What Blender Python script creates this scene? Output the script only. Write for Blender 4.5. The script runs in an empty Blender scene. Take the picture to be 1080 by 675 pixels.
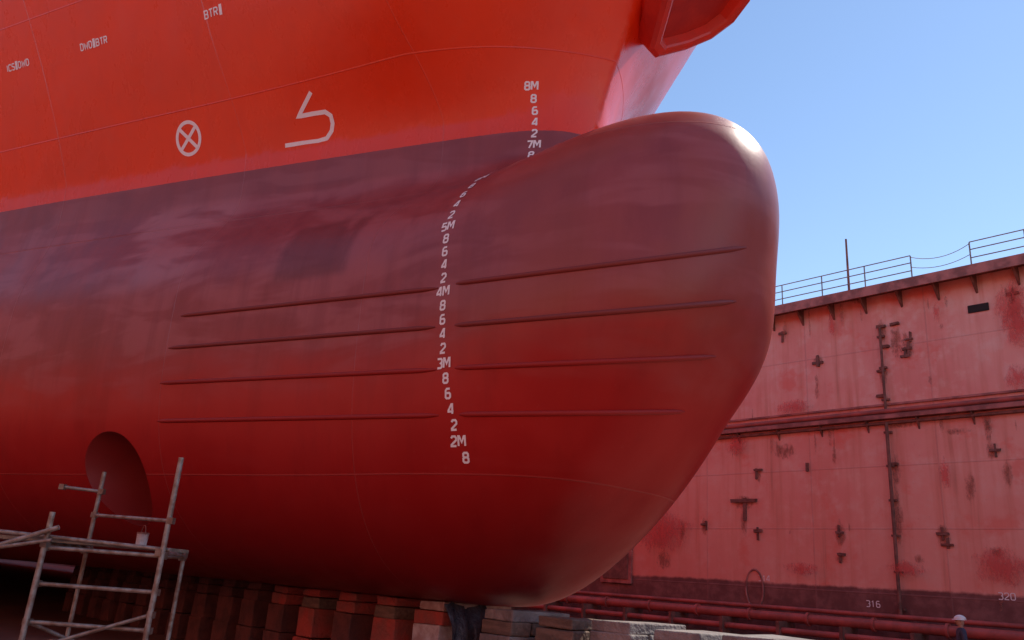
import bpy, bmesh, math, random
import numpy as np
from mathutils import Vector, Matrix
random.seed(7); np.random.seed(7)
scene=bpy.context.scene
# ---------------------------------------------------------------- camera
FPX=850.0; PITCH=math.radians(18.2); ROLL=math.radians(4.3); PSI=math.radians(41.95)
CAM=np.array([8.25,-8.5,0.3])
hd=np.array([-math.cos(PSI),math.sin(PSI),0.0]); up=np.array([0,0,1.0])
fw=hd*math.cos(PITCH)+up*math.sin(PITCH)
r0=np.array([hd[1],-hd[0],0.0]); u0=np.cross(r0,fw)
R=math.cos(ROLL)*r0+math.sin(ROLL)*u0
U=math.cos(ROLL)*u0-math.sin(ROLL)*r0
cd=bpy.data.cameras.new("camera"); cam=bpy.data.objects.new("camera",cd); scene.collection.objects.link(cam)
M=Matrix(((R[0],U[0],-fw[0],CAM[0]),(R[1],U[1],-fw[1],CAM[1]),(R[2],U[2],-fw[2],CAM[2]),(0,0,0,1)))
cam.matrix_world=M; cd.lens=36*FPX/1080; cd.sensor_width=36; cd.clip_end=3000; cd.clip_start=0.05
scene.camera=cam
def ray(px,py):
    d=fw*FPX+R*(px-540)+U*(337.5-py); return d/np.linalg.norm(d)
WALLY=24.5; FLOOR=-1.35
def on_wall(px,py,yy=WALLY):
    d=ray(px,py); t=(yy-CAM[1])/d[1]; P=CAM+d*t; return P[0],P[2]
# ---------------------------------------------------------------- node helpers
class NT:
    def __init__(s,name):
        s.m=bpy.data.materials.new(name); s.m.use_nodes=True; s.t=s.m.node_tree; s.t.nodes.clear()
        s.out=s.n('ShaderNodeOutputMaterial'); s.b=s.n('ShaderNodeBsdfPrincipled')
        s.l(s.b.outputs[0],s.out.inputs[0]); s._tc=None
    def n(s,ty): return s.t.nodes.new(ty)
    def l(s,a,b): s.t.links.new(a,b)
    def tc(s):
        if not s._tc: s._tc=s.n('ShaderNodeNewGeometry')
        return s._tc.outputs['Position']
    def setin(s,sock,v):
        if isinstance(v,bpy.types.NodeSocket): s.l(v,sock)
        elif v is not None:
            if isinstance(v,(tuple,list)) and len(v)==3 and sock.type=='RGBA': v=(*v,1)
            sock.default_value=v
    def math(s,op,a,b=None,c=None,clamp=False):
        n=s.n('ShaderNodeMath'); n.operation=op; n.use_clamp=clamp
        s.setin(n.inputs[0],a)
        if b is not None: s.setin(n.inputs[1],b)
        if c is not None: s.setin(n.inputs[2],c)
        return n.outputs[0]
    def noise(s,scale,detail=4,rough=.55,vec=None,stretch=None,dist=0):
        n=s.n('ShaderNodeTexNoise'); n.inputs['Scale'].default_value=scale; n.inputs['Detail'].default_value=detail
        n.inputs['Roughness'].default_value=rough; n.inputs['Distortion'].default_value=dist
        v=vec or s.tc()
        if stretch:
            mp=s.n('ShaderNodeMapping'); mp.inputs['Scale'].default_value=stretch; s.l(v,mp.inputs[0]); v=mp.outputs[0]
        s.l(v,n.inputs['Vector']); return n.outputs['Fac']
    def ramp(s,f,a,b,lo=0.,hi=1.):
        n=s.n('ShaderNodeMapRange'); n.interpolation_type='SMOOTHSTEP'
        s.setin(n.inputs[0],f); n.inputs[1].default_value=a; n.inputs[2].default_value=b
        n.inputs[3].default_value=lo; n.inputs[4].default_value=hi; return n.outputs[0]
    def mix(s,f,a,b,mode='MIX'):
        n=s.n('ShaderNodeMix'); n.data_type='RGBA'; n.blend_type=mode
        s.setin(n.inputs[0],f); s.setin(n.inputs[6],a); s.setin(n.inputs[7],b); return n.outputs[2]
    def xyz(s):
        n=s.n('ShaderNodeSeparateXYZ'); s.l(s.tc(),n.inputs[0]); return n.outputs
    def bump(s,h,strength,dist):
        n=s.n('ShaderNodeBump'); n.inputs['Strength'].default_value=strength; n.inputs['Distance'].default_value=dist
        s.l(h,n.inputs['Height']); s.l(n.outputs[0],s.b.inputs['Normal'])
    def col(s,c): s.setin(s.b.inputs['Base Color'],c)
    def rough(s,c): s.setin(s.b.inputs['Roughness'],c)
def simple(name,c1,c2,scale=3,rough=.6,metal=0,bump=.3,bd=.01,detail=3,stretch=None):
    t=NT(name); f=t.noise(scale,detail,.6,stretch=stretch); f2=t.ramp(f,.35,.65)
    t.col(t.mix(f2,c1,c2)); t.rough(rough); t.b.inputs['Metallic'].default_value=metal
    t.bump(t.noise(scale*6,2,.6),bump,bd); return t.m
# ---------------------------------------------------------------- mesh builder
class MB:
    def __init__(s): s.v=[]; s.f=[]; s.m=[]; s.sm=[]
    def add(s,vs,fs,mat=0,smooth=False):
        o=len(s.v); s.v+= [tuple(map(float,v)) for v in vs]
        for f in fs: s.f.append(tuple(o+i for i in f)); s.m.append(mat); s.sm.append(smooth)
    def box(s,c,sz,mat=0,rz=0,jit=0,taper=1):
        c=np.array(c,float); vs=[]
        ca,sa=math.cos(rz),math.sin(rz)
        for k in(-1,1):
            for j in(-1,1):
                for i in(-1,1):
                    tp=taper if k>0 else 1
                    p=np.array([i*sz[0]/2*tp,j*sz[1]/2*tp,k*sz[2]/2])+np.random.uniform(-jit,jit,3)
                    vs.append(c+np.array([p[0]*ca-p[1]*sa,p[0]*sa+p[1]*ca,p[2]]))
        s.add(vs,[(0,2,3,1),(4,5,7,6),(0,1,5,4),(2,6,7,3),(0,4,6,2),(1,3,7,5)],mat)
    def tube(s,pts,r,mat=0,n=10,caps=True):
        pts=[np.array(p,float) for p in pts]; rings=[]
        rr=r if hasattr(r,'__len__') else [r]*len(pts)
        ref=None
        for i,p in enumerate(pts):
            a=pts[max(0,i-1)]; b=pts[min(len(pts)-1,i+1)]; t=b-a; t=t/(np.linalg.norm(t)+1e-9)
            if ref is None:
                ref=np.array([0,0,1.]) if abs(t[2])<.9 else np.array([1.,0,0])
            e=ref-t*ref.dot(t); e/=np.linalg.norm(e)+1e-9; ref=e; g=np.cross(t,e)
            rings.append([p+rr[i]*(math.cos(2*math.pi*k/n)*e+math.sin(2*math.pi*k/n)*g) for k in range(n)])
        vs=[q for rg in rings for q in rg]; fs=[]
        for i in range(len(rings)-1):
            for k in range(n): fs.append((i*n+k,i*n+(k+1)%n,(i+1)*n+(k+1)%n,(i+1)*n+k))
        s.add(vs,fs,mat,True)
        if caps:
            s.add(rings[0],[tuple(reversed(range(n)))],mat); s.add(rings[-1],[tuple(range(n))],mat)
    def obj(s,name,mats,parent=None,bevel=0,solid=None):
        me=bpy.data.meshes.new(name); me.from_pydata(s.v,[],s.f)
        for m in mats: me.materials.append(m)
        me.polygons.foreach_set('material_index',s.m); me.polygons.foreach_set('use_smooth',s.sm); me.update()
        ob=bpy.data.objects.new(name,me); scene.collection.objects.link(ob)
        if parent: ob.parent=parent
        if bevel:
            b=ob.modifiers.new('bevel','BEVEL'); b.width=bevel; b.segments=2; b.limit_method='ANGLE'; b.angle_limit=math.radians(50)
        return ob
# ---------------------------------------------------------------- hull implicit surface
def spl(xk,yk,N=4000):
    xk=np.array(xk,float); yk=np.array(yk,float); h=np.diff(xk); d=np.diff(yk)/h
    m=np.zeros_like(xk); m[1:-1]=(d[:-1]*h[1:]+d[1:]*h[:-1])/(h[:-1]+h[1:]); m[0]=d[0]; m[-1]=d[-1]
    X=np.linspace(xk[0],xk[-1],N); i=np.clip(np.searchsorted(xk,X)-1,0,len(h)-1)
    t=(X-xk[i])/h[i]; Y=(2*t**3-3*t**2+1)*yk[i]+(t**3-2*t**2+t)*h[i]*m[i]+(-2*t**3+3*t**2)*yk[i+1]+(t**3-t**2)*h[i]*m[i+1]
    k=np.ones(41)/41; Y2=np.convolve(np.pad(Y,20,mode='edge'),k,'valid')
    return lambda x: np.interp(x,X,Y2)
wS=spl([-70,-50,-35,-25,-16,-11,-8,-5.24,-2.5,0,1,4,8],[16,15.6,13.8,11.2,8.1,6.1,5.05,4.05,3.0,2.38,2.3,2.25,2.2])
HU=spl([-70,-25,-11,-5.24,-2.5,-1,.3,2.2,3.2,8],[9,8,4.5,3.0,2.42,2.22,2.28,2.60,2.80,2.85])
XS=spl([-2,0,3,4.5,6,7.2,8.36,9.54,11,13,17],[-5,-3.25,-.3,.3,.4,.45,.78,1.33,2.15,3.3,5.2])
LFS=spl([-2,0,1.5,2.5,3.5,4.5,5.4,6,8],[3.9,3.9,4.02,4.06,4.12,4.28,4.5,4.56,4.56])
ZC=4.5; ZTOP=15.0; AFT=-110
def F(x,y,z):
    x=np.asarray(x,float); y=np.asarray(y,float); z=np.asarray(z,float)
    ay=np.abs(y); w=wS(x); hu=HU(x)
    q=np.where(z>ZC,(z-ZC)/hu,(ZC-z)/ZC)+1e-6
    p=np.clip((x+1)/LFS(z),1e-6,None)
    t=np.clip((z-2.5)/3.5,0,1); t=t*t*(3-2*t)
    n=1.5+1.8*t; ml=3+3*np.clip((-x-8)/20,0,1); m=ml+(2-ml)*t
    P=(q**n+p**n)**(1/n)
    Fb=((P**m+(ay/w)**m)**(1/m)-1)*np.minimum(w*.9,4.5)
    s=XS(z)-x; sp=np.clip(s,0,None)
    zz=np.clip(z-7.6,0,6)
    ee=.5+.4*np.clip((z-7.1)/.8,0,1)
    A=16*np.tanh(.47*sp/16)+(.66+.25*zz*np.exp(-(sp/30)**2))*(1-np.exp(-sp/(.4+.25*zz))+1e-9)**ee
    e=np.clip((z-7.5)/2.5,0,1); e=e*e*(3-2*e)
    A=A+1.1*e*np.tanh(sp/1.3)**2*np.exp(-np.clip(sp-2.5,0,None)/2.6)
    A=A+.03*np.clip(z-9,0,None)**2*np.exp(-(sp/25)**2)*sp/(sp+1.5)
    ql=np.clip((4.5-z)/4.5,0,.999); A=A*np.where(z<4.5,(1-ql**3)**(1/3)*(.95+.05*(1-ql)),1)
    Fh=(ay-A+np.clip(-s,0,None))*.88
    Fh=np.maximum(Fh,.3-z)
    k=.38; h=np.clip(.5+.5*(Fb-Fh)/k,0,1)
    G=Fb*(1-h)+Fh*h-k*h*(1-h)
    G=np.maximum(G,z-ZTOP); G=np.maximum(G,AFT-x)
    return G
def grad(P,e=2e-3):
    g=np.empty_like(P)
    for a in range(3):
        d=np.zeros(3); d[a]=e
        A=P+d; B=P-d; g[:,a]=(F(A[:,0],A[:,1],A[:,2])-F(B[:,0],B[:,1],B[:,2]))/(2*e)
    return g
def project(P,it=4,lim=.1):
    P=np.array(P,float)
    for _ in range(it):
        g=grad(P); f=F(P[:,0],P[:,1],P[:,2]); st=g*(f/(np.sum(g*g,1)+1e-9))[:,None]
        L=np.linalg.norm(st,axis=1,keepdims=True); st*=np.minimum(1,lim/(L+1e-9)); P=P-st
    return P
def normals(P):
    g=grad(P); return g/(np.linalg.norm(g,axis=1,keepdims=True)+1e-9)
def grow(a,b,s0,k):
    out=[a]; s=s0
    while out[-1]<b: out.append(out[-1]+s); s*=k
    return out
gx=np.array([-v for v in grow(13,112,.11,1.05)][::-1][:-1]+list(np.arange(-13,4.6,.1))+list(np.arange(4.65,7,.25)))
gyp=list(np.arange(.05,7.2,.1)); gyp+=grow(gyp[-1]+.12,19,.13,1.06)
gy=np.array([-v for v in gyp[::-1]]+gyp)
gz=np.array(list(np.arange(-.25,12.5,.1))+list(np.arange(12.55,15.8,.25)))
nx,ny,nz=len(gx),len(gy),len(gz)
V=np.empty((nx,ny,nz),np.float32)
for i in range(0,nx,8):
    X,Y,Z=np.meshgrid(gx[i:i+8],gy,gz,indexing='ij'); V[i:i+8]=F(X,Y,Z)
ins=V<0
c=np.zeros((nx-1,ny-1,nz-1),np.int8)
for a in(0,1):
    for b in(0,1):
        for d in(0,1): c+=ins[a:nx-1+a,b:ny-1+b,d:nz-1+d]
act=np.argwhere((c>0)&(c<8)); idx=-np.ones(c.shape,np.int32); idx[tuple(act.T)]=np.arange(len(act))
acc=np.zeros((len(act),3)); cnt=np.zeros(len(act)); grids=(gx,gy,gz)
corn=[(a,b,d) for a in(0,1) for b in(0,1) for d in(0,1)]
for c0 in corn:
    for ax in range(3):
        if c0[ax]==0:
            c1=list(c0); c1[ax]=1
            i0=act+np.array(c0); i1=act+np.array(c1); v0=V[tuple(i0.T)]; v1=V[tuple(i1.T)]
            mk=(v0<0)!=(v1<0); t=np.where(mk,v0/(v0-v1+1e-12),0)
            p0=np.stack([grids[k][i0[:,k]] for k in range(3)],1); p1=np.stack([grids[k][i1[:,k]] for k in range(3)],1)
            acc+=np.where(mk[:,None],p0+(p1-p0)*t[:,None],0); cnt+=mk
P=acc/cnt[:,None]; P=project(P,3,.06)
faces=[]
for ax in range(3):
    o=[k for k in range(3) if k!=ax]
    sl0=[slice(None)]*3; sl1=[slice(None)]*3
    sl0[ax]=slice(0,-1); sl1[ax]=slice(1,None)
    ch=ins[tuple(sl0)]!=ins[tuple(sl1)]; E=np.argwhere(ch)
    ok=(E[:,o[0]]>0)&(E[:,o[1]]>0)&(E[:,o[0]]<c.shape[o[0]])&(E[:,o[1]]<c.shape[o[1]]); E=E[ok]
    q=[]
    for (a,b) in((-1,-1),(0,-1),(0,0),(-1,0)):
        I=E.copy(); I[:,o[0]]+=a; I[:,o[1]]+=b; q.append(idx[tuple(I.T)])
    q=np.stack(q,1); s0=ins[tuple(E.T)]
    flip=s0 if ax!=1 else ~s0
    q[~flip]=q[~flip][:,::-1]
    faces.append(q)
faces=np.concatenate(faces); faces=faces[(faces>=0).all(1)]
me=bpy.data.meshes.new("hull_raw"); me.from_pydata(P.tolist(),[],faces.tolist()); me.update()
# hull paint -----------------------------------------------------
t=NT("hull_paint"); X,Y,Z=t.xyz()
nA=t.noise(.55,3,.6); nB=t.noise(1.6,5,.65,stretch=(1,1,.35)); nC=t.noise(.9,3,.5,stretch=(.6,.6,2.2),dist=.6); nF=t.noise(14,3,.6); nV=t.noise(1.1,5,.6,stretch=(2.2,2.2,.18))
top=t.mix(t.ramp(nA,.35,.7),(.88,.048,.006),(.80,.05,.014))
top=t.mix(t.ramp(nB,.55,.8,0,.3),top,(.82,.11,.05))
top=t.mix(t.ramp(nV,.5,.75,0,.25),top,(.68,.03,.01))
band=t.mix(t.ramp(nB,.35,.65),(.27,.042,.044),(.33,.060,.060))
band=t.mix(t.ramp(nC,.45,.6,0,.55),band,(.42,.115,.12))
band=t.mix(t.ramp(nV,.47,.68,0,.4),band,(.21,.030,.034))
front=t.ramp(X,-1.0,2.0); band=t.mix(t.math('MULTIPLY',front,t.ramp(nA,.35,.55,.15,.7)),band,(.32,.060,.038))
low=t.mix(t.ramp(nA,.35,.65),(.41,.012,.010),(.47,.020,.016)); low=t.mix(t.ramp(nB,.5,.75,0,.3),low,(.34,.014,.014))
low=t.mix(t.ramp(nV,.5,.7,0,.3),low,(.29,.009,.009))
low=t.mix(t.ramp(nC,.55,.7,0,.2),low,(.50,.04,.034))
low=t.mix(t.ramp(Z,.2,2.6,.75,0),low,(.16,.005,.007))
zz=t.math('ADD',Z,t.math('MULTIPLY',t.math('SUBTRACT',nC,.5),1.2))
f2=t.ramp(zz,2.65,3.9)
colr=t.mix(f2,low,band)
def boxmask(x0,x1,z0,z1,soft=.12):
    a=t.math('MULTIPLY',t.ramp(X,x0,x0+soft),t.ramp(X,x1,x1+soft,1,0)); b=t.math('MULTIPLY',t.ramp(Z,z0,z0+soft),t.ramp(Z,z1,z1+soft,1,0)); return t.math('MULTIPLY',a,b)
pm=t.math('MULTIPLY',boxmask(-3.4,-2.0,4.5,5.6,.18),t.ramp(nB,.22,.48)); colr=t.mix(t.math('MULTIPLY',pm,.7),colr,(.16,.020,.02))
pm=t.math('MULTIPLY',boxmask(-7.6,-5.4,4.6,6.4,.5),t.ramp(nC,.4,.6)); colr=t.mix(t.math('MULTIPLY',pm,.5),colr,(.48,.19,.20))
strip=t.ramp(Z,6.65,6.8); colr=t.mix(t.math('MULTIPLY',strip,.35),colr,(.21,.045,.055))
f1=t.ramp(t.math('ADD',Z,t.math('MULTIPLY',nF,.02)),7.255,7.27)
colr=t.mix(f1,colr,top)
def seam(S,vals,w=.014):
    o=None
    for v in vals:
        mm=t.math('SUBTRACT',1.0,t.math('DIVIDE',t.math('ABSOLUTE',t.math('SUBTRACT',S,v)),w),clamp=True)
        o=mm if o is None else t.math('MAXIMUM',o,mm)
    return o
sm=t.math('MAXIMUM',seam(Z,[1.6,6.2,8.55,10.9,13.2]),seam(X,[-17,-13.4,-9.6,-5.24,-1.5]))
colr=t.mix(t.math('MULTIPLY',sm,.16),colr,(.55,.2,.17))
colr=t.mix(t.ramp(nF,.62,.8,0,.12),colr,(.42,.13,.11))
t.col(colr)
t.rough(t.math('ADD',t.math('MULTIPLY',nB,.32),t.math('ADD',.23,t.math('MULTIPLY',f1,-.10)))); t.setin(t.b.inputs['Specular IOR Level'],t.ramp(Z,1.2,4.2,.16,.48))
hb=t.math('ADD',t.math('MULTIPLY',nA,1.3),t.math('ADD',t.math('MULTIPLY',sm,.3),t.math('MULTIPLY',nF,.05)))
t.bump(hb,.48,.042)
HULL=t.m
t=NT("tunnel_paint"); t.col(t.mix(t.noise(2,3),(.40,.035,.028),(.30,.022,.02))); t.rough(.5); TUN=t.m
me.materials.append(HULL); me.materials.append(TUN)
raw=bpy.data.objects.new("hull_raw",me); scene.collection.objects.link(raw)
TX,TZ,TR=-6.4,1.55,.74
cm=MB(); N=96; vs=[]
for yy in(-14,14):
    for k in range(N): vs.append((TX+TR*math.cos(2*math.pi*k/N),yy,TZ+TR*math.sin(2*math.pi*k/N)))
cm.add(vs,[(k,(k+1)%N,N+(k+1)%N,N+k) for k in range(N)]+[tuple(reversed(range(N))),tuple(range(N,2*N))],1)
cut=cm.obj("cutter",[HULL,TUN])
bmx=bmesh.new(); bmx.from_mesh(cut.data); bmesh.ops.recalc_face_normals(bmx,faces=bmx.faces); bmx.to_mesh(cut.data); bmx.free()
bmx=bmesh.new(); bmx.from_mesh(me); bmesh.ops.recalc_face_normals(bmx,faces=bmx.faces); bmx.to_mesh(me); bmx.free()
bo=raw.modifiers.new("b",'BOOLEAN'); bo.operation='DIFFERENCE'; bo.object=cut; bo.solver='EXACT'
dg=bpy.context.evaluated_depsgraph_get(); me2=bpy.data.meshes.new_from_object(raw.evaluated_get(dg)); me2.name="hull"
bpy.data.objects.remove(raw); bpy.data.objects.remove(cut)
nv=len(me2.vertices); co=np.empty(nv*3); me2.vertices.foreach_get('co',co); co=co.reshape(-1,3)
vn=normals(co)
nl=len(me2.loops); lv=np.empty(nl,np.int32); me2.loops.foreach_get('vertex_index',lv)
npoly=len(me2.polygons); mi=np.empty(npoly,np.int32); lt=np.empty(npoly,np.int32); me2.polygons.foreach_get('material_index',mi); me2.polygons.foreach_get('loop_total',lt)
pn=np.empty(npoly*3); me2.polygons.foreach_get('normal',pn); pn=pn.reshape(-1,3)
lp=np.repeat(np.arange(npoly),lt); ln=vn[lv]
tl=mi[lp]==1
rad=co[lv]-np.array([TX,0,TZ]); rad[:,1]=0; rad/=np.linalg.norm(rad,axis=1,keepdims=True)+1e-9
ln[tl]=-rad[tl]
bad=(np.sum(ln*pn[lp],1)<.75); ln[bad]=pn[lp][bad]
me2.polygons.foreach_set('use_smooth',np.ones(npoly,bool)); me2.normals_split_custom_set(ln.tolist())
ship=bpy.data.objects.new("cargo_ship",None); scene.collection.objects.link(ship)
hull=bpy.data.objects.new("hull",me2); scene.collection.objects.link(hull); hull.parent=ship
# ---------------------------------------------------------------- surface utilities
def outer_y(x,z):
    x=np.atleast_1d(np.asarray(x,float)); z=np.atleast_1d(np.asarray(z,float))
    ys=np.arange(-18,0.001,.05); FF=F(x[:,None],ys[None,:],z[:,None])<0
    i=np.argmax(FF,1); hi=ys[i]; lo=hi-.05
    for _ in range(16):
        mid=(lo+hi)/2; f=F(x,mid,z)<0; hi=np.where(f,mid,hi); lo=np.where(f,lo,mid)
    return hi
def hull_hit(px,py):
    d=ray(px,py); ts=np.arange(3,45,.04); Q=CAM+d*ts[:,None]; f=F(Q[:,0],Q[:,1],Q[:,2])<0
    i=np.argmax(f)
    if not f[i]: return None
    lo,hi=ts[i]-.04,ts[i]
    for _ in range(14):
        m=(lo+hi)/2; q=CAM+d*m
        if F(*q)<0: hi=m
        else: lo=m
    return CAM+d*hi
def ribbon2d(pts,w,closed=False):
    pts=[np.array(p,float) for p in pts]
    out=[]; dense=[]
    for a,b in zip(pts[:-1],pts[1:]):
        n=max(1,int(np.linalg.norm(b-a)/.06)); dense+= [a+(b-a)*k/n for k in range(n)]
    dense.append(pts[-1]); L=len(dense); l=[];r=[]
    for i,p in enumerate(dense):
        a=dense[i-1] if i>0 else (dense[-2] if closed else None)
        b=dense[i+1] if i<L-1 else (dense[1] if closed else None)
        d1=(p-a)/(np.linalg.norm(p-a)+1e-9) if a is not None else None
        d2=(b-p)/(np.linalg.norm(b-p)+1e-9) if b is not None else None
        if d1 is None: d1=d2
        if d2 is None: d2=d1
        n1=np.array([-d1[1],d1[0]]); n2=np.array([-d2[1],d2[0]]); m=n1+n2; m/=np.linalg.norm(m)+1e-9
        k=min(1.8,1/max(.3,m.dot(n1))); l.append(p+m*w/2*k); r.append(p-m*w/2*k)
    return l,r
GL={'2':[[(0,.8),(.12,1),(.48,1),(.6,.85),(.6,.62),(0,.12),(0,0),(.6,0)]],
'3':[[(0,1),(.48,1),(.6,.88),(.6,.64),(.44,.52),(.6,.4),(.6,.12),(.48,0),(0,0)]],
'4':[[(.5,0),(.5,1),(.38,1),(0,.35),(0,.25),(.65,.25)]],
'5':[[(.6,1),(.05,1),(.0,.55),(.48,.55),(.6,.42),(.6,.12),(.48,0),(0,0)]],
'6':[[(.55,1),(.15,1),(0,.82),(0,.12),(.12,0),(.48,0),(.6,.12),(.6,.42),(.48,.55),(.06,.55)]],
'7':[[(0,1),(.6,1),(.6,.85),(.25,0)]],
'8':[[(.12,.53),(.02,.65),(.02,.88),(.14,1),(.46,1),(.58,.88),(.58,.65),(.48,.53),(.6,.4),(.6,.12),(.48,0),(.12,0),(0,.12),(0,.4),(.12,.53),(.48,.53)]],
'M':[[(0,0),(0,1),(.12,1),(.4,.4),(.68,1),(.8,1),(.8,0)]],
'B':[[(0,.52),(0,1),(.45,1),(.58,.88),(.58,.64),(.45,.52),(.6,.4),(.6,.12),(.48,0),(0,0),(0,.52),(.4,.52)]],
'T':[[(0,1),(.6,1)],[(.3,.93),(.3,0)]],'R':[[(0,0),(0,1),(.48,1),(.6,.88),(.6,.6),(.48,.5),(.06,.5)],[(.3,.5),(.6,0)]],
'D':[[(0,0),(0,1),(.4,1),(.6,.8),(.6,.2),(.4,0),(.05,0)]],'W':[[(0,1),(.15,0),(.4,.7),(.65,0),(.8,1)]],
'I':[[(.1,0),(.1,1)]],'C':[[(.6,.85),(.48,1),(.12,1),(0,.85),(0,.15),(.12,0),(.48,0),(.6,.15)]],
'S':[[(.6,.88),(.45,1),(.12,1),(0,.88),(0,.62),(.6,.4),(.6,.12),(.48,0),(.12,0),(0,.12)]],
'1':[[(.1,.8),(.3,1),(.3,0)]],'0':[[(.1,0),(0,.12),(0,.88),(.12,1),(.48,1),(.6,.88),(.6,.12),(.48,0),(.08,0)]],
'#':[[(.25,-.15),(.25,1.25)]]}
def gw(ch): return {'M':.8,'W':.8,'I':.2,'#':.5}.get(ch,.6)
def on_hull_strokes(mb,P0,strokes,w,side=-1,off=.006,flip=False):
    P0=np.array(P0,float); n=normals(P0[None])[0]; T=np.cross(up,n); T/=np.linalg.norm(T)
    B=np.cross(n,T)
    for si,st in enumerate(strokes):
        ww=w if not isinstance(w,list) else w[si]
        l,r=ribbon2d(st,ww,closed=np.allclose(st[0],st[-1]))
        Q=np.array([P0+T*p[0]+B*p[1] for p in l+r]); Q=project(Q,5,.3); Q+=normals(Q)*(off+.0012*(si%5))
        k=len(l); mb.add(Q,[(i,k+i,k+i+1,i+1) for i in range(k-1)])
def text_strokes(txt,h):
    W=sum(gw(c)+.28 for c in txt)-.28; x=-W/2; out=[];
    for ch in txt:
        for s in GL[ch]: out.append([((x+p[0])*h,(p[1]-.5)*h) for p in s])
        x+=gw(ch)+.28
    return out
t=NT("white_marking_paint"); X,Y,Z=t.xyz(); g=t.noise(25,3,.7)
t.col(t.mix(t.ramp(g,.55,.75,0,.35),(.95,.93,.9),(.7,.5,.47))); t.rough(.5); WHITE=t.m
dm=MB(); zs=np.round(np.arange(1.8,8.21,.2),1)
for z in zs:
    if z>8.05: continue
    xx=np.interp(z,[1.8,2,3,4,5,6,7,8],[.3,.23,.07,-.01,-.09,-.13,-.10,-.08])
    txt=f"{int(round(z))}M" if abs(z-round(z))<.01 else str(int(round((z-int(z))*10)))
    if 6.25<z<6.5: continue
    for sd in(-1,1):
        yv=outer_y(xx,z)[0]
        on_hull_strokes(dm,(xx,yv if sd<0 else -yv,z),text_strokes(txt,.122),.029)
dm.obj("draft_marks",[WHITE],ship)
sy=MB()
def px_strokes(mb,center,lists,w):
    P0=hull_hit(*center); n=normals(P0[None])[0]; T=np.cross(up,n); T/=np.linalg.norm(T); B=np.cross(n,T)
    S=[]
    for l in lists:
        q=[]
        for p in l:
            h=hull_hit(*p)-P0; q.append((h.dot(T),h.dot(B)))
        S.append(q)
    on_hull_strokes(mb,P0,S,w)
P0=hull_hit(199,146); rr=.31
circ=[(rr*.92*math.cos(a),rr*math.sin(a)) for a in np.linspace(0,2*math.pi,49)]; k=rr*.68
on_hull_strokes(sy,P0,[circ,[(-k,-k),(k,k)],[(-k,k),(k,-k)]],.07)
px_strokes(sy,(327,125),[[(328,97),(321,111),(315,123),(330,120),(343,118),(349,122),(351,130),(350,138),(345,146),(336,149),(320,151),(301,154)]],.08)
for txt,c_,h in(("BTR#",(225,13),.14),("DWD#BTR",(99,46),.13),("ICS#DWD",(19,69),.13)):
    P0=hull_hit(*c_); S=text_strokes(txt,h)
    on_hull_strokes(sy,P0,S,[ .07 if len(s)==2 and abs(s[0][0]-s[1][0])<1e-6 and abs(s[0][1]-s[1][1])>h*1.2 else .026 for s in S])
sy.obj("hull_symbols",[WHITE],ship)
# rods welded on the shell, rising slightly towards the nose
rb=MB()
for a4 in(((191,333),(462,304)),((178,367),(459,345)),((169,404),(460,390)),((166,444),(463,438)),((481,299),(787,261)),((480,343),(776,318)),((480,388),(755,376)),((485,437),(722,434))):
    a,b=map(np.array,a4); Q=[]
    for k in np.linspace(0,1,56):
        h=hull_hit(*(a+(b-a)*k))
        if h is not None: Q.append(h)
    for sd in(1,-1):
        QQ=np.array([q for q in Q if sd>0 or q[0]<1.5]); n=len(QQ)
        rads=np.full(n,.036); rads[0]=.012; rads[-1]=.010; rads[1]=.03; rads[-2]=.022; rads[-3]=.03
        rb.tube(QQ*np.array([1,sd,1]),rads,0,8)
t=NT("rib_paint"); X,Y,Z=t.xyz(); t.col(t.mix(t.ramp(Z,2.8,3.5),(.36,.012,.009),(.23,.033,.028))); t.rough(.6)
rb.obj("hull_strakes",[t.m],ship)
# anchor bolster: stub pod on the flare with a lipped, flat lower face
RED=simple("bolster_red",(.74,.035,.012),(.64,.045,.02),2,.35)
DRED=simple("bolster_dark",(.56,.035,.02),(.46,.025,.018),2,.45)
Hb=hull_hit(700,20); BD=(np.linalg.norm(Hb-CAM)-.75) if Hb is not None and Hb[1]>0 else 14.0
BC=CAM+ray(746,2)*BD
b=MB(); ax=np.array([.50,.30,-.80]); ax/=np.linalg.norm(ax); e1=R-ax*R.dot(ax); e1/=np.linalg.norm(e1); e2=np.cross(ax,e1)
if e2.dot(U)<0: e2=-e2
prof=[(-1.2,-.55),(-1.0,-.85),(-.3,-1.0),(.35,-1.02),(.8,-.85),(1.12,-.4),(1.2,.3),(1.05,.8),(.5,1.15),(-.4,1.15),(-1.1,.6)]
bk_=np.array([-.45,.05,.45]); S_=BD/17.2
rings=[]
for k,(o_,s_,bb) in enumerate(((-2.0,1.15,2.4),(-.42,1.0,0),(-.36,1.06,0),(0,1.06,0),(.06,1.0,0),(.05,.84,0),(-.14,.78,0))):
    rings.append([BC+ax*o_+bk_*bb+(e1*p[0]+e2*p[1])*s_*S_ for p in prof])
n=len(prof); vs=[q for r in rings for q in r]; fs=[]
for i in range(len(rings)-1):
    for k in range(n): fs.append((i*n+k,i*n+(k+1)%n,(i+1)*n+(k+1)%n,(i+1)*n+k))
b.add(vs,fs,0,False); b.add([q for q in vs[-n:]],[tuple(range(n))],1)
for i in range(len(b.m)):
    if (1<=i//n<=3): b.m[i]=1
b.obj("anchor_bolster",[RED,DRED],ship,bevel=.05)
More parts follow.
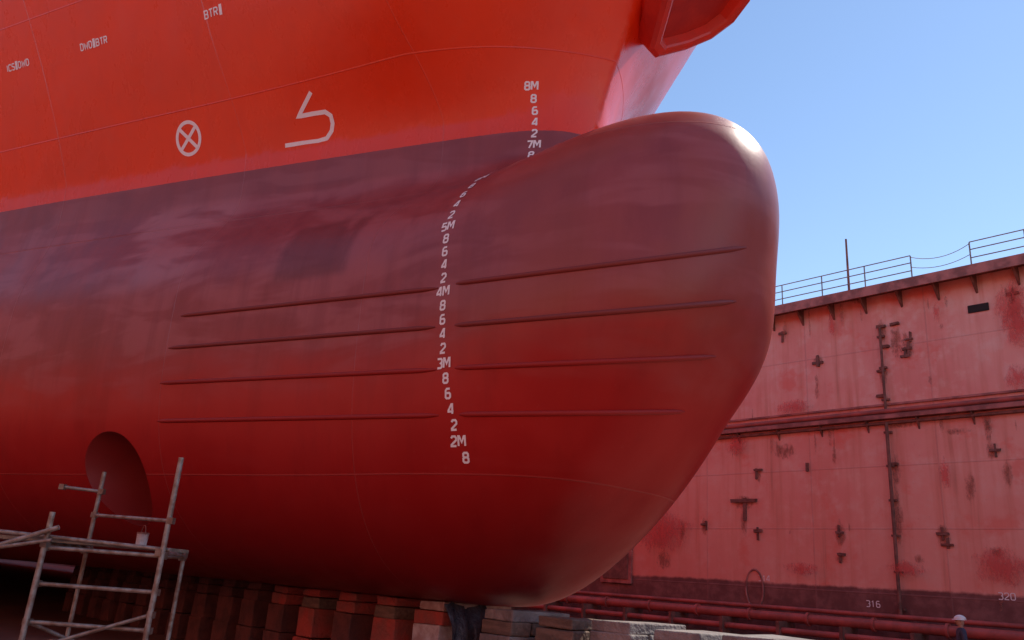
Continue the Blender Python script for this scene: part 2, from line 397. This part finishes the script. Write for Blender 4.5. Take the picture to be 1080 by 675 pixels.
# thruster inside tunnel
tb=MB(); tb.tube([(TX,-.5,TZ),(TX,.5,TZ)],[.14,.14],0,16)
tb.box((TX,0,TZ+.4),(.12,.3,.75),0)
for k in range(4):
    a=k*math.pi/2+.4; dx,dz=math.cos(a),math.sin(a)
    tb.add([(TX+dx*.1-dz*.08,-.62,TZ+dz*.1+dx*.08),(TX+dx*.1+dz*.08,-.5,TZ+dz*.1-dx*.08),(TX+dx*.66+dz*.22,-.45,TZ+dz*.66-dx*.22),(TX+dx*.66-dz*.22,-.66,TZ+dz*.66+dx*.22)],[(0,1,2,3)],0)
tb.obj("bow_thruster",[simple("bronze",(.3,.18,.06),(.2,.12,.05),4,.4,.8)],ship)
# ---------------------------------------------------------------- ground
t=NT("dock_floor_mat"); X,Y,Z=t.xyz(); a=t.noise(.35,4,.6); b=t.noise(3,4,.7)
c1=t.mix(t.ramp(a,.35,.65),(.17,.06,.045),(.26,.12,.09)); c1=t.mix(t.ramp(b,.5,.7,0,.6),c1,(.32,.07,.045))
t.col(c1); t.rough(t.ramp(a,.4,.6,.65,.85)); t.bump(b,.5,.03); FLM=t.m
g=MB(); g.box((-400,0,FLOOR-.25),(2000,2*WALLY+4,.5)); g.obj("dock_floor",[FLM])
t=NT("ground_mat"); t.col(t.mix(t.noise(.02,4),(.16,.14,.12),(.10,.10,.09))); t.rough(.9)
g=MB(); g.add([(-1500,-1500,-2),(1500,-1500,-2),(1500,1500,-2),(-1500,1500,-2)],[(0,1,2,3)]); g.obj("ground",[t.m])
# ---------------------------------------------------------------- dock wall
t=NT("dock_wall_paint"); X,Y,Z=t.xyz(); a=t.noise(.22,4,.6); b=t.noise(1.1,5,.68); s=t.noise(.9,4,.65,stretch=(1.8,1,.10)); fn=t.noise(9,4,.7); bl=t.noise(.45,5,.7)
c1=t.mix(t.ramp(a,.35,.65),(.88,.42,.33),(.82,.30,.24)); c1=t.mix(t.ramp(b,.45,.7,0,.6),c1,(.89,.56,.46)); c1=t.mix(t.ramp(s,.46,.66,0,.6),c1,(.72,.25,.17))
c1=t.mix(t.ramp(bl,.54,.66,0,.65),c1,(.82,.17,.12))
lower=t.ramp(t.math('ADD',Z,t.math('MULTIPLY',a,2)),4,10,.35,0); c1=t.mix(lower,c1,(.80,.28,.19))
leftr=t.ramp(X,-28,-8,.75,0); c1=t.mix(leftr,c1,(.70,.13,.09))
c1=t.mix(t.ramp(s,.60,.74,0,.6),c1,(.45,.18,.12)); c1=t.mix(t.ramp(fn,.64,.78,0,.45),c1,(.33,.14,.10))
dark=t.ramp(t.math('ADD',Z,t.math('MULTIPLY',t.math('SUBTRACT',b,.5),.25)),1.15,1.28,1,0)
c1=t.mix(dark,c1,t.mix(t.ramp(b,.4,.65),(.16,.06,.052),(.27,.115,.10)))
def seamw(S,per,w):
    q=t.math('MODULO',t.math('ADD',S,500.0),per); return t.math('SUBTRACT',1.0,t.math('DIVIDE',t.math('ABSOLUTE',t.math('SUBTRACT',q,per/2)),w),clamp=True)
sw=t.math('MAXIMUM',seamw(X,5.2,.05),seamw(Z,2.45,.04)); c1=t.mix(t.math('MULTIPLY',sw,.3),c1,(.38,.16,.14))
t.col(c1); t.rough(.65); hb=t.math('ADD',t.math('MULTIPLY',b,.6),t.math('MULTIPLY',sw,.4)); t.bump(hb,.5,.05); WM=t.m
TRIM=simple("wall_trim_rust",(.50,.17,.14),(.24,.08,.065),1.6,.7)
DARK=simple("rusty_steel_dark",(.15,.06,.045),(.26,.10,.075),3,.8)
PIPE=simple("red_pipe_paint",(.48,.10,.08),(.28,.07,.055),1.2,.5)
def decal_mat(name,col,col2,thr=.5,op=1.):
    t=NT(name); at=t.n('ShaderNodeAttribute'); at.attribute_name='a'
    n=t.noise(3.6,5,.8,stretch=(1.4,1,.6)); v=t.math('ADD',at.outputs['Fac'],t.math('MULTIPLY',t.math('SUBTRACT',n,.5),2.6))
    al=t.ramp(v,thr-.4,thr+.7,0,op); t.col(t.mix(t.ramp(n,.4,.6),col,col2)); t.rough(.85)
    t.setin(t.b.inputs['Alpha'],al); return t.m
RUST=decal_mat("rust_stain",(.28,.09,.06),(.42,.16,.10),.62,.72); RSPRAY=decal_mat("red_overspray",(.74,.06,.045),(.68,.10,.08),.5,.8)
def decals(parent,lst,mat,name,ysgn=1,off=.006):
    me=bpy.data.meshes.new(name); vs=[];fs=[];at=[]
    for j,(x,z,w,h) in enumerate(lst):
        n=20; o=len(vs); y=(WALLY-off-.0012*j)*ysgn; vs.append((x,y,z)); at.append(1.); 
        for rg,av in((.55,.55),(1.,-.5)):
            for k in range(n):
                a=2*math.pi*k/n; r=rg*random.uniform(.82,1.12); vs.append((x+w/2*r*math.cos(a),y,z+h/2*r*math.sin(a))); at.append(av)
        for k in range(n):
            fs.append((o,o+1+k,o+1+(k+1)%n)); fs.append((o+1+k,o+1+n+k,o+1+n+(k+1)%n,o+1+(k+1)%n))
    me.from_pydata(vs,[],fs); me.materials.append(mat); A=me.attributes.new('a','FLOAT','POINT'); A.data.foreach_set('value',at)
    ob=bpy.data.objects.new(name,me); scene.collection.objects.link(ob); ob.parent=parent; return ob
WT=13.2; ZL=7.85
def build_wall(sg,detail):
    par=bpy.data.objects.new("dock_wall",None); scene.collection.objects.link(par)
    w=MB(); w.box((-20,sg*(WALLY+2.5),(WT+FLOOR)/2),(240,5,WT-FLOOR)); w.obj("wall_body",[WM],par)
    y=lambda d: sg*(WALLY-d)
    tr=MB()
    tr.box((-20,y(.30),WT+.06),(240,1.1,.16),1); tr.box((-20,y(.83),WT-.05),(240,.05,.42),0)
    tr.box((-20,y(.18),ZL),(240,.36,.16),0); tr.box((-20,y(.10),ZL-.22),(240,.2,.10),1)
    tr.box((-20,y(.05),ZL+.55),(240,.1,.08),0)
    for k in range(110):
        x=-100+k*1.45+random.uniform(-.05,.05)
        tr.add([(x-.04,y(0.001),WT-.03),(x-.04,y(.78),WT-.03),(x-.04,y(0.001),WT-.75),(x+.04,y(0.001),WT-.03),(x+.04,y(.78),WT-.03),(x+.04,y(0.001),WT-.75)],[(0,1,2),(3,5,4),(0,3,4,1),(1,4,5,2)],1)
    for k in range(80):
        x=-100+k*2.0; tr.add([(x-.03,y(0.001),ZL-.1),(x-.03,y(.3),ZL-.1),(x-.03,y(0.001),ZL-.55),(x+.03,y(0.001),ZL-.1),(x+.03,y(.3),ZL-.1),(x+.03,y(0.001),ZL-.55)],[(0,1,2),(3,5,4),(0,3,4,1),(1,4,5,2)],1)
    tr.obj("wall_ledges",[TRIM,DARK],par)
    pp=MB(); pp.tube([(-130,y(.22),ZL+.24),(90,y(.22),ZL+.24)],.1,0); 
    pp.obj("service_pipe",[PIPE],par)
    rl=MB(); yr=y(.45)
    def post(x,h=1.1): rl.tube([(x,yr,WT+.1),(x,yr,WT+.14+h)],.03,0,6)
    segs=[(-100,-3.6),(-1.35,60)] if detail else [(-100,60)]
    for a,b in segs:
        n=int((b-a)/1.9); 
        for k in range(n+1): post(a+(b-a)*k/n)
        for hh in(.45,.8,1.12): rl.tube([(a,yr,WT+.14+hh),(b,yr,WT+.14+hh)],.024,0,6)
    if detail:
        for h0,sag in((1.05,.28),(.6,.22)):
            rl.tube([(-3.6+2.25*k/10,yr,WT+.14+h0-sag*4*(k/10)*(1-k/10)) for k in range(11)],.014,0,5)
    rl.obj("guard_railing",[simple("galvanised_rail",(.30,.26,.24),(.22,.13,.11),6,.5,.3)],par)
    return par
wall=build_wall(1,True); wall2=build_wall(-1,False)
g=MB(); g.box((-141,0,5.5),(3,2*WALLY,14),0)
for k in range(12): g.box((-139.3,-22+4*k,5),(.4,.3,12.5),1)
g.obj("dock_gate",[TRIM,DARK])
W=on_wall
x,_=W(892,300,WALLY-.2); m=MB(); m.tube([(x,WALLY+.1,WT+.1),(x,WALLY+.1,WT+3.0)],[.06,.045],0,8); m.box((x,WALLY+.1,WT+.2),(.3,.3,.12)); m.obj("lamp_post",[DARK])
vp=MB(); xt,_=W(934,365); xb,_=W(948,640); xv=(xt+xb)/2
vp.tube([(xv,WALLY-.16,11.7),(xv,WALLY-.16,ZL+.2)],.055,0,8); vp.tube([(xv,WALLY-.2,ZL-.2),(xv,WALLY-.2,-.2)],.07,0,8)
for z in np.arange(0.5,11.6,1.35): vp.box((xv,WALLY-.09,z),(.3,.14,.08),1)
for px,py in((930,345),(934,366),(944,342),(930,392),(930,418),(943,490)):
    x,z=W(px,py); vp.box((x,WALLY-.08,z),(.36,.14,.1),1,jit=.03)
vp.obj("drain_pipe",[DARK,DARK],wall)
bk=MB()
def bar(px,py,w,h,d=.1):
    x,z=W(px,py); bk.box((x,WALLY-d/2,z),(w,d,h),0,jit=.02)
bar(785,528,1.3,.15); bar(786,537,.15,1.0,.07); bar(863,381,.13,.5); bar(863,383,.5,.1,.07); bar(852,493,.1,.35)
for px,py in((743,553),(800,496),(800,560),(886,562),(888,585),(957,368),(955,376),(959,358),(995,563),(1000,575),(1068,310),(1050,475),(826,352)):
    bar(px,py,random.uniform(.25,.5),random.uniform(.07,.12)); bar(px+random.uniform(-2,2),py+random.uniform(-4,4),.08,random.uniform(.3,.6),.07)
bk.obj("wall_brackets",[DARK],wall)
ap=MB(); x,z=W(651,592); ap.box((x,WALLY-.06,z),(2.0,.12,2.1),0); ap.box((x,WALLY-.14,z),(1.6,.05,1.7),1)
x2,z2=W(600,603); ap.box((x2,WALLY-.06,z2),(1.2,.12,2.0),0)
x,z=W(1032,325); ap.box((x,WALLY-.03,z),(.75,.05,.32),2)
BLK=simple("black_opening",(.02,.018,.018),(.03,.02,.02),4,.9)
ap.obj("access_plates",[TRIM,DARK,BLK],wall,bevel=.03)
mh=MB(); x,z=W(796,621); pts=[(x+.42*math.cos(a),WALLY-.02,z+.8*math.sin(a)) for a in np.linspace(0,2*math.pi,33)]; mh.tube(pts,.045,0,6,caps=False); mh.obj("manhole_ring",[TRIM],wall)
L=[]
for px,py,w,h in((827,476,1.4,.9),(957,366,.7,1.6),(945,360,.6,2.2),(651,575,1.2,.8),(700,590,1.2,1.2),(652,612,1.8,.8),(785,530,1.5,.8),(785,551,.5,1.6),(862,408,.3,1.4),(863,381,.7,.6),(743,555,.4,1.2),(800,500,.4,.9),(887,563,.6,1.3),(887,590,.6,.4),(995,565,.7,1.1),(945,495,.5,1.8),(1024,515,.5,1.4),(1068,320,.5,1.7),(1045,475,.4,.9),(1063,500,.5,1.2),(905,316,.8,.5),(947,545,.5,3),(930,350,.5,1.4),(932,395,.4,1.6),(1052,582,.8,.5),(880,480,.25,1.0),(720,560,.4,1.2),(970,590,.5,.5),(1010,455,1.2,.35),(875,452,1.5,.35),(950,448,1.6,.4)):
    x,z=W(px,py); L.append((x,z,w*1.2,h*1.2))
for _ in range(35): L.append((random.uniform(-60,8),random.uniform(0,13),random.uniform(.1,.3),random.uniform(.25,1.1)))
for _ in range(55): L.append((random.uniform(-60,10),ZL-.3-random.uniform(0,.5),random.uniform(.12,.4),random.uniform(.6,2.2)))
for _ in range(45): L.append((random.uniform(-60,10),WT-.5-random.uniform(0,.5),random.uniform(.12,.4),random.uniform(.8,2.4)))
decals(wall,L,RUST,"rust_stains")
L=[]
for px,py,w,h in((1072,325,1.9,3.4),(990,331,.4,1.4),(1060,598,2.8,2.0),(1075,345,1.6,2.4),(780,470,1.8,1.4),(700,560,5,3),(880,345,.5,1.6),(840,430,2.5,1),(1000,500,.6,1.8),(960,600,2.2,.9),(850,600,2.5,.8),(1076,400,1.2,1.6)):
    x,z=W(px,py); L.append((x,z,w,h))
decals(wall,L,RSPRAY,"red_overspray",off=.26)
nm=MB()
def walltext(txt,px,py,h):
    x,z=W(px,py)
    for s_ in text_strokes(txt,h):
        l,r=ribbon2d(s_,h*.14); 
        Q=[(x+p[0],WALLY-.012,z+p[1]) for p in l+r]; k=len(l); nm.add(Q,[(i,k+i,k+i+1,i+1) for i in range(k-1)])
walltext("316",921,637,.22); walltext("320",1062,629,.22); walltext("314",806,610,.22)
nm.obj("frame_numbers",[WHITE],wall)
fp=MB(); yp=WALLY-1.0
fp.tube([(-110,yp,-.12),(40,yp,-.12)],.19,0,14); fp.tube([(-110,yp-.5,-.62),(40,yp-.5,-.62)],.12,0,12); fp.tube([(-110,yp+.45,.22),(40,yp+.45,.22)],.09,0,10)
for k in range(50):
    x=-90+2.6*k; fp.box((x,yp-.1,-.8),(.14,1.3,1.05),1); fp.tube([(x+.9,yp,-.12),(x+1.0,yp,-.12)],.26,0,14)
fp.box((-20,WALLY-.4,FLOOR+.2),(200,.8,.4),1)
fp.obj("dock_service_pipes",[PIPE,DARK])
# ---------------------------------------------------------------- worker near the wall (white helmet, dark coverall)
d=ray(1013,658); dh=d.copy(); dh[2]=0; dh/=np.linalg.norm(dh); WP=np.array([CAM[0],CAM[1],FLOOR])+dh*23.0
def skin_body(name,verts,edges,rads,mat,parent,loc):
    me=bpy.data.meshes.new(name); me.from_pydata(verts,edges,[]); ob=bpy.data.objects.new(name,me); scene.collection.objects.link(ob); ob.parent=parent; ob.location=(0,0,0)
    sk=ob.modifiers.new('skin','SKIN'); 
    if not me.skin_vertices: 
        bmq=bmesh.new(); bmq.from_mesh(me); bmq.verts.layers.skin.verify(); bmq.to_mesh(me); bmq.free()
    for i,r in enumerate(rads):
        me.skin_vertices[0].data[i].radius=(r if isinstance(r,tuple) else (r,r)); me.skin_vertices[0].data[i].use_root=(i==0)
    ss=ob.modifiers.new('sub','SUBSURF'); ss.levels=2; ss.render_levels=2
    sk.use_smooth_shade=True; me.materials.append(mat); return ob
wk=bpy.data.objects.new("worker",None); scene.collection.objects.link(wk); wk.location=tuple(WP); wk.rotation_euler=(0,0,math.radians(-60))
COV=simple("coverall_dark_blue",(.03,.04,.08),(.05,.05,.08),6,.8); SKN=simple("skin",(.45,.25,.17),(.40,.2,.14),6,.5); HEL=simple("helmet_white",(.75,.75,.73),(.7,.7,.68),6,.45)
bv=[(0,0,.95),(0,0,1.15),(0,0,1.38),(0,0,1.47),(.19,0,1.40),(.25,.02,1.12),(.24,-.10,.90),(-.19,0,1.40),(-.25,.02,1.12),(-.23,-.12,.90),(.10,0,.90),(.11,-.03,.50),(.12,.02,.09),(.12,-.12,.05),(-.10,0,.90),(-.12,.03,.50),(-.13,.10,.09),(-.13,-.04,.05)]
be=[(0,1),(1,2),(2,3),(2,4),(4,5),(5,6),(2,7),(7,8),(8,9),(0,10),(10,11),(11,12),(12,13),(0,14),(14,15),(15,16),(16,17)]
br=[(.16,.12),(.16,.12),(.16,.11),.06,.075,.055,.042,.075,.055,.042,.10,.07,.05,.045,.10,.07,.05,.045]
skin_body("body",bv,be,br,COV,wk,None)
hb_=MB()
def ell(mb,c,r,mat,zmin=-1,n=16):
    vs=[];fs=[];m_=10
    for i in range(m_+1):
        ph=-math.pi/2+math.pi*i/m_; 
        for k in range(n):
            a=2*math.pi*k/n; vs.append((c[0]+r[0]*math.cos(ph)*math.cos(a),c[1]+r[1]*math.cos(ph)*math.sin(a),c[2]+r[2]*max(zmin,math.sin(ph))))
    for i in range(m_):
        for k in range(n): fs.append((i*n+k,i*n+(k+1)%n,(i+1)*n+(k+1)%n,(i+1)*n+k))
    mb.add(vs,fs,mat,True)
ell(hb_,(0,-.01,1.60),(.075,.095,.115),0); hb_.tube([(0,0,1.46),(0,0,1.54)],.055,0,10); ell(hb_,(0,-.105,1.59),(.014,.022,.02),0,n=8)
for sx in(-1,1):
    ell(hb_,(sx*.077,0,1.60),(.012,.02,.03),0,n=8); ell(hb_,(sx*.03,-.093,1.615),(.012,.008,.007),2,n=8); ell(hb_,(sx*.24,-.12,.85),(.035,.05,.06),0,n=8)
ell(hb_,(0,-.09,1.555),(.025,.012,.006),2,n=8)
ell(hb_,(0,0,1.64),(.115,.14,.115),1,zmin=0); hb_.tube([(0,-.03,1.637),(0,-.03,1.65)],[.15,.14],1,20)
hb_.obj("head_and_helmet",[SKN,HEL,BLK],wk)
# ---------------------------------------------------------------- keel blocks
CONC=simple("block_concrete",(.20,.165,.15),(.32,.27,.24),2.5,.9,bump=1.0,bd=.03); TIM=simple("block_timber",(.22,.14,.10),(.14,.09,.065),3,.85,bump=.9,bd=.02,stretch=(1,6,6)); OVR=simple("block_red_overspray",(.46,.07,.05),(.28,.08,.06),2.5,.8,bump=.9,bd=.03); PALE=simple("block_pale",(.60,.52,.48),(.42,.28,.24),4,.85,bump=.8,bd=.02); DBL=simple("block_painted_shade",(.10,.035,.03),(.17,.05,.04),3,.9,bump=.8,bd=.02)  # last one: deep shade under the hull put into the aft blocks' colour
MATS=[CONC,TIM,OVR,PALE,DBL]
def kblock(x,y,top=0.0,w=.62,d=1.25,mats=(0,1,2),rz=0):
    b=MB(); H=top-FLOOR; th=[.40*H,.36*H,.14*H,.10*H]; z=FLOOR
    for i,h in enumerate(th):
        ww=w*(1-.035*i)+random.uniform(-.03,.03); dd=d*(1-.03*i)+random.uniform(-.04,.04)
        mi_=mats[0] if i<2 else mats[1] if i<3 else mats[2]
        if i==2:
            for q in(-1,0,1): b.box((x+random.uniform(-.01,.01),y+q*dd*.345,z+h/2),(ww+random.uniform(-.03,.03),dd*.31,h-.008),mi_,rz+random.uniform(-.03,.03),jit=.01)
        else: b.box((x+random.uniform(-.02,.02),y,z+h/2),(ww,dd,h-.006),mi_,rz+random.uniform(-.02,.02),jit=.012)
        z+=h
    b.obj("keel_block",MATS,bevel=.018)
for i,x in enumerate((-.35,.6,1.55,2.5,3.45,4.4,5.5)): kblock(x,random.uniform(-.12,.12),(-.02,-.05,-.01,-.05,-.02,-.06,-.1)[i],.68,1.15,mats=((0,1,0),(0,1,1),(0,0,0),(0,1,0))[i%4],rz=random.uniform(-.07,.07))
kblock(-1.75,0,-.0,.7,1.5,mats=(3,2,3))
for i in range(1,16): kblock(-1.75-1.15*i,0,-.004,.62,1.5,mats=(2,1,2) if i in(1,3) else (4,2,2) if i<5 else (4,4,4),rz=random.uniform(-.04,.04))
# tarp by the first block
t=NT("dark_plastic"); t.col(t.mix(t.noise(8,3),(.02,.02,.03),(.12,.10,.12))); t.rough(.25); t.bump(t.noise(9,3,.7),.8,.05)
me=bpy.data.meshes.new("plastic_sheet"); vs=[];fs=[]
for i in range(17):
    for j in range(17):
        u,v=i/16,j/16; fold=.07*math.sin(u*19+v*3)+.04*math.sin(u*37+v*7)
        vs.append((-1.25+.14*math.sin(v*5)+fold*.5+.1*v,-.85+u*.8+fold*.4*(1-v),-.02-1.28*v+.05*math.sin(u*9)))
for i in range(16):
    for j in range(16): a=i*17+j; fs.append((a,a+1,a+18,a+17))
me.from_pydata(vs,[],fs); me.materials.append(t.m); me.polygons.foreach_set('use_smooth',[True]*len(fs)); ob=bpy.data.objects.new("plastic_sheet",me); scene.collection.objects.link(ob)
# ---------------------------------------------------------------- scaffold
SC=simple("scaffold_tube",(.36,.34,.30),(.22,.15,.11),9,.5,.4); SP=simple("scaffold_plank",(.34,.28,.20),(.22,.17,.13),5,.8,bump=.7); CL=simple("coupler",(.18,.12,.09),(.25,.2,.16),9,.5,.5)
sc=MB(); O=np.array([-.65,-6.28,0.]); u=np.array([.67,.742,0.]); v=np.array([-.742,.67,0.])
def S(a,b,z): p=O+u*a+v*b; return (p[0],p[1],z)
WD,DP=1.13,1.3
def stube(a,b,r=.022): 
    sc.tube([a,b],r,0,8)
    for q in(a,b): sc.box(q,(.06,.06,.06),2,rz=.73)
def st(a,b,r=.024): sc.tube([a,b],r,0,8)
st(S(0,0,FLOOR),S(0,0,.66),.027); st(S(WD,0,FLOOR),S(WD,0,1.27),.027); st(S(-.22,DP,FLOOR),S(-.22,DP,1.2)); st(S(.86,DP,FLOOR),S(.86,DP,.40))
for z in(-.98,-.34,0.0,.33): stube(S(0,.03,z),S(WD,.03,z),.02)
for z in(-.66,.33): stube(S(-.22,DP-.03,z),S(.86,DP-.03,z),.018)
stube(S(.0,0,.36),S(-.2,DP,.36)); stube(S(WD-.03,0,.36),S(.86,DP,.36)); stube(S(.0,0,-.6),S(-.2,DP,-.6))
stube(S(-.22,DP,.72),S(WD+.02,0,.66),.018); stube(S(-.65,DP,1.0),S(-.2,DP,.98),.018)
stube(S(.0,.02,-.34),S(.86,DP,-.9),.018); stube(S(WD,.02,-.2),S(.3,-.02,-.5),.018)
st(S(-1.2,-.1,-.0),S(.12,-.05,.52)); st(S(-1.2,.05,.47),S(WD+.05,.05,.39),.02); st(S(-1.2,-.12,.12),S(.10,-.09,.40),.018)
for k in range(4): sc.box(np.array(S(-.05,.22+.28*k,.40)),(2.0,.24,.035),1,rz=math.atan2(u[1],u[0])+random.uniform(-.01,.01))
scaf=sc.obj("scaffold_tower",[SC,SP,CL])
pc=MB(); p=S(.72,.45,.416); n=20
pc.tube([p,(p[0],p[1],p[2]+.12)],[.052,.056],0,20); pc.tube([(p[0],p[1],p[2]+.115),(p[0],p[1],p[2]+.13)],.06,1,20)
pc.tube([(p[0]+.06*math.cos(a),p[1],p[2]+.11+.09*math.sin(a)) for a in np.linspace(0,math.pi,12)],.004,1,5)
pc.obj("paint_can",[PALE,DARK])
# ---------------------------------------------------------------- light
EL=math.radians(50); az=math.radians(78)   # azimuth from +X towards +Y
sd=Vector((math.cos(az)*math.cos(EL),math.sin(az)*math.cos(EL),math.sin(EL)))
w=bpy.data.worlds.new("World"); scene.world=w; w.use_nodes=True; nt=w.node_tree; bg=nt.nodes['Background']
sky=nt.nodes.new('ShaderNodeTexSky'); sky.sky_type='NISHITA'; sky.sun_disc=False; sky.sun_elevation=EL; sky.sun_rotation=math.atan2(sd.x,sd.y)
sky.air_density=1.0; sky.dust_density=.05; sky.ozone_density=1.5
nt.links.new(sky.outputs[0],bg.inputs[0]); bg.inputs[1].default_value=.195
sl=bpy.data.lights.new("sun",'SUN'); sl.energy=5; sl.angle=math.radians(.5); sl.color=(1,.93,.82)
so=bpy.data.objects.new("sun",sl); scene.collection.objects.link(so); so.rotation_euler=sd.to_track_quat('Z','Y').to_euler()
scene.view_settings.view_transform='Standard'; scene.view_settings.look='None'; scene.view_settings.exposure=0
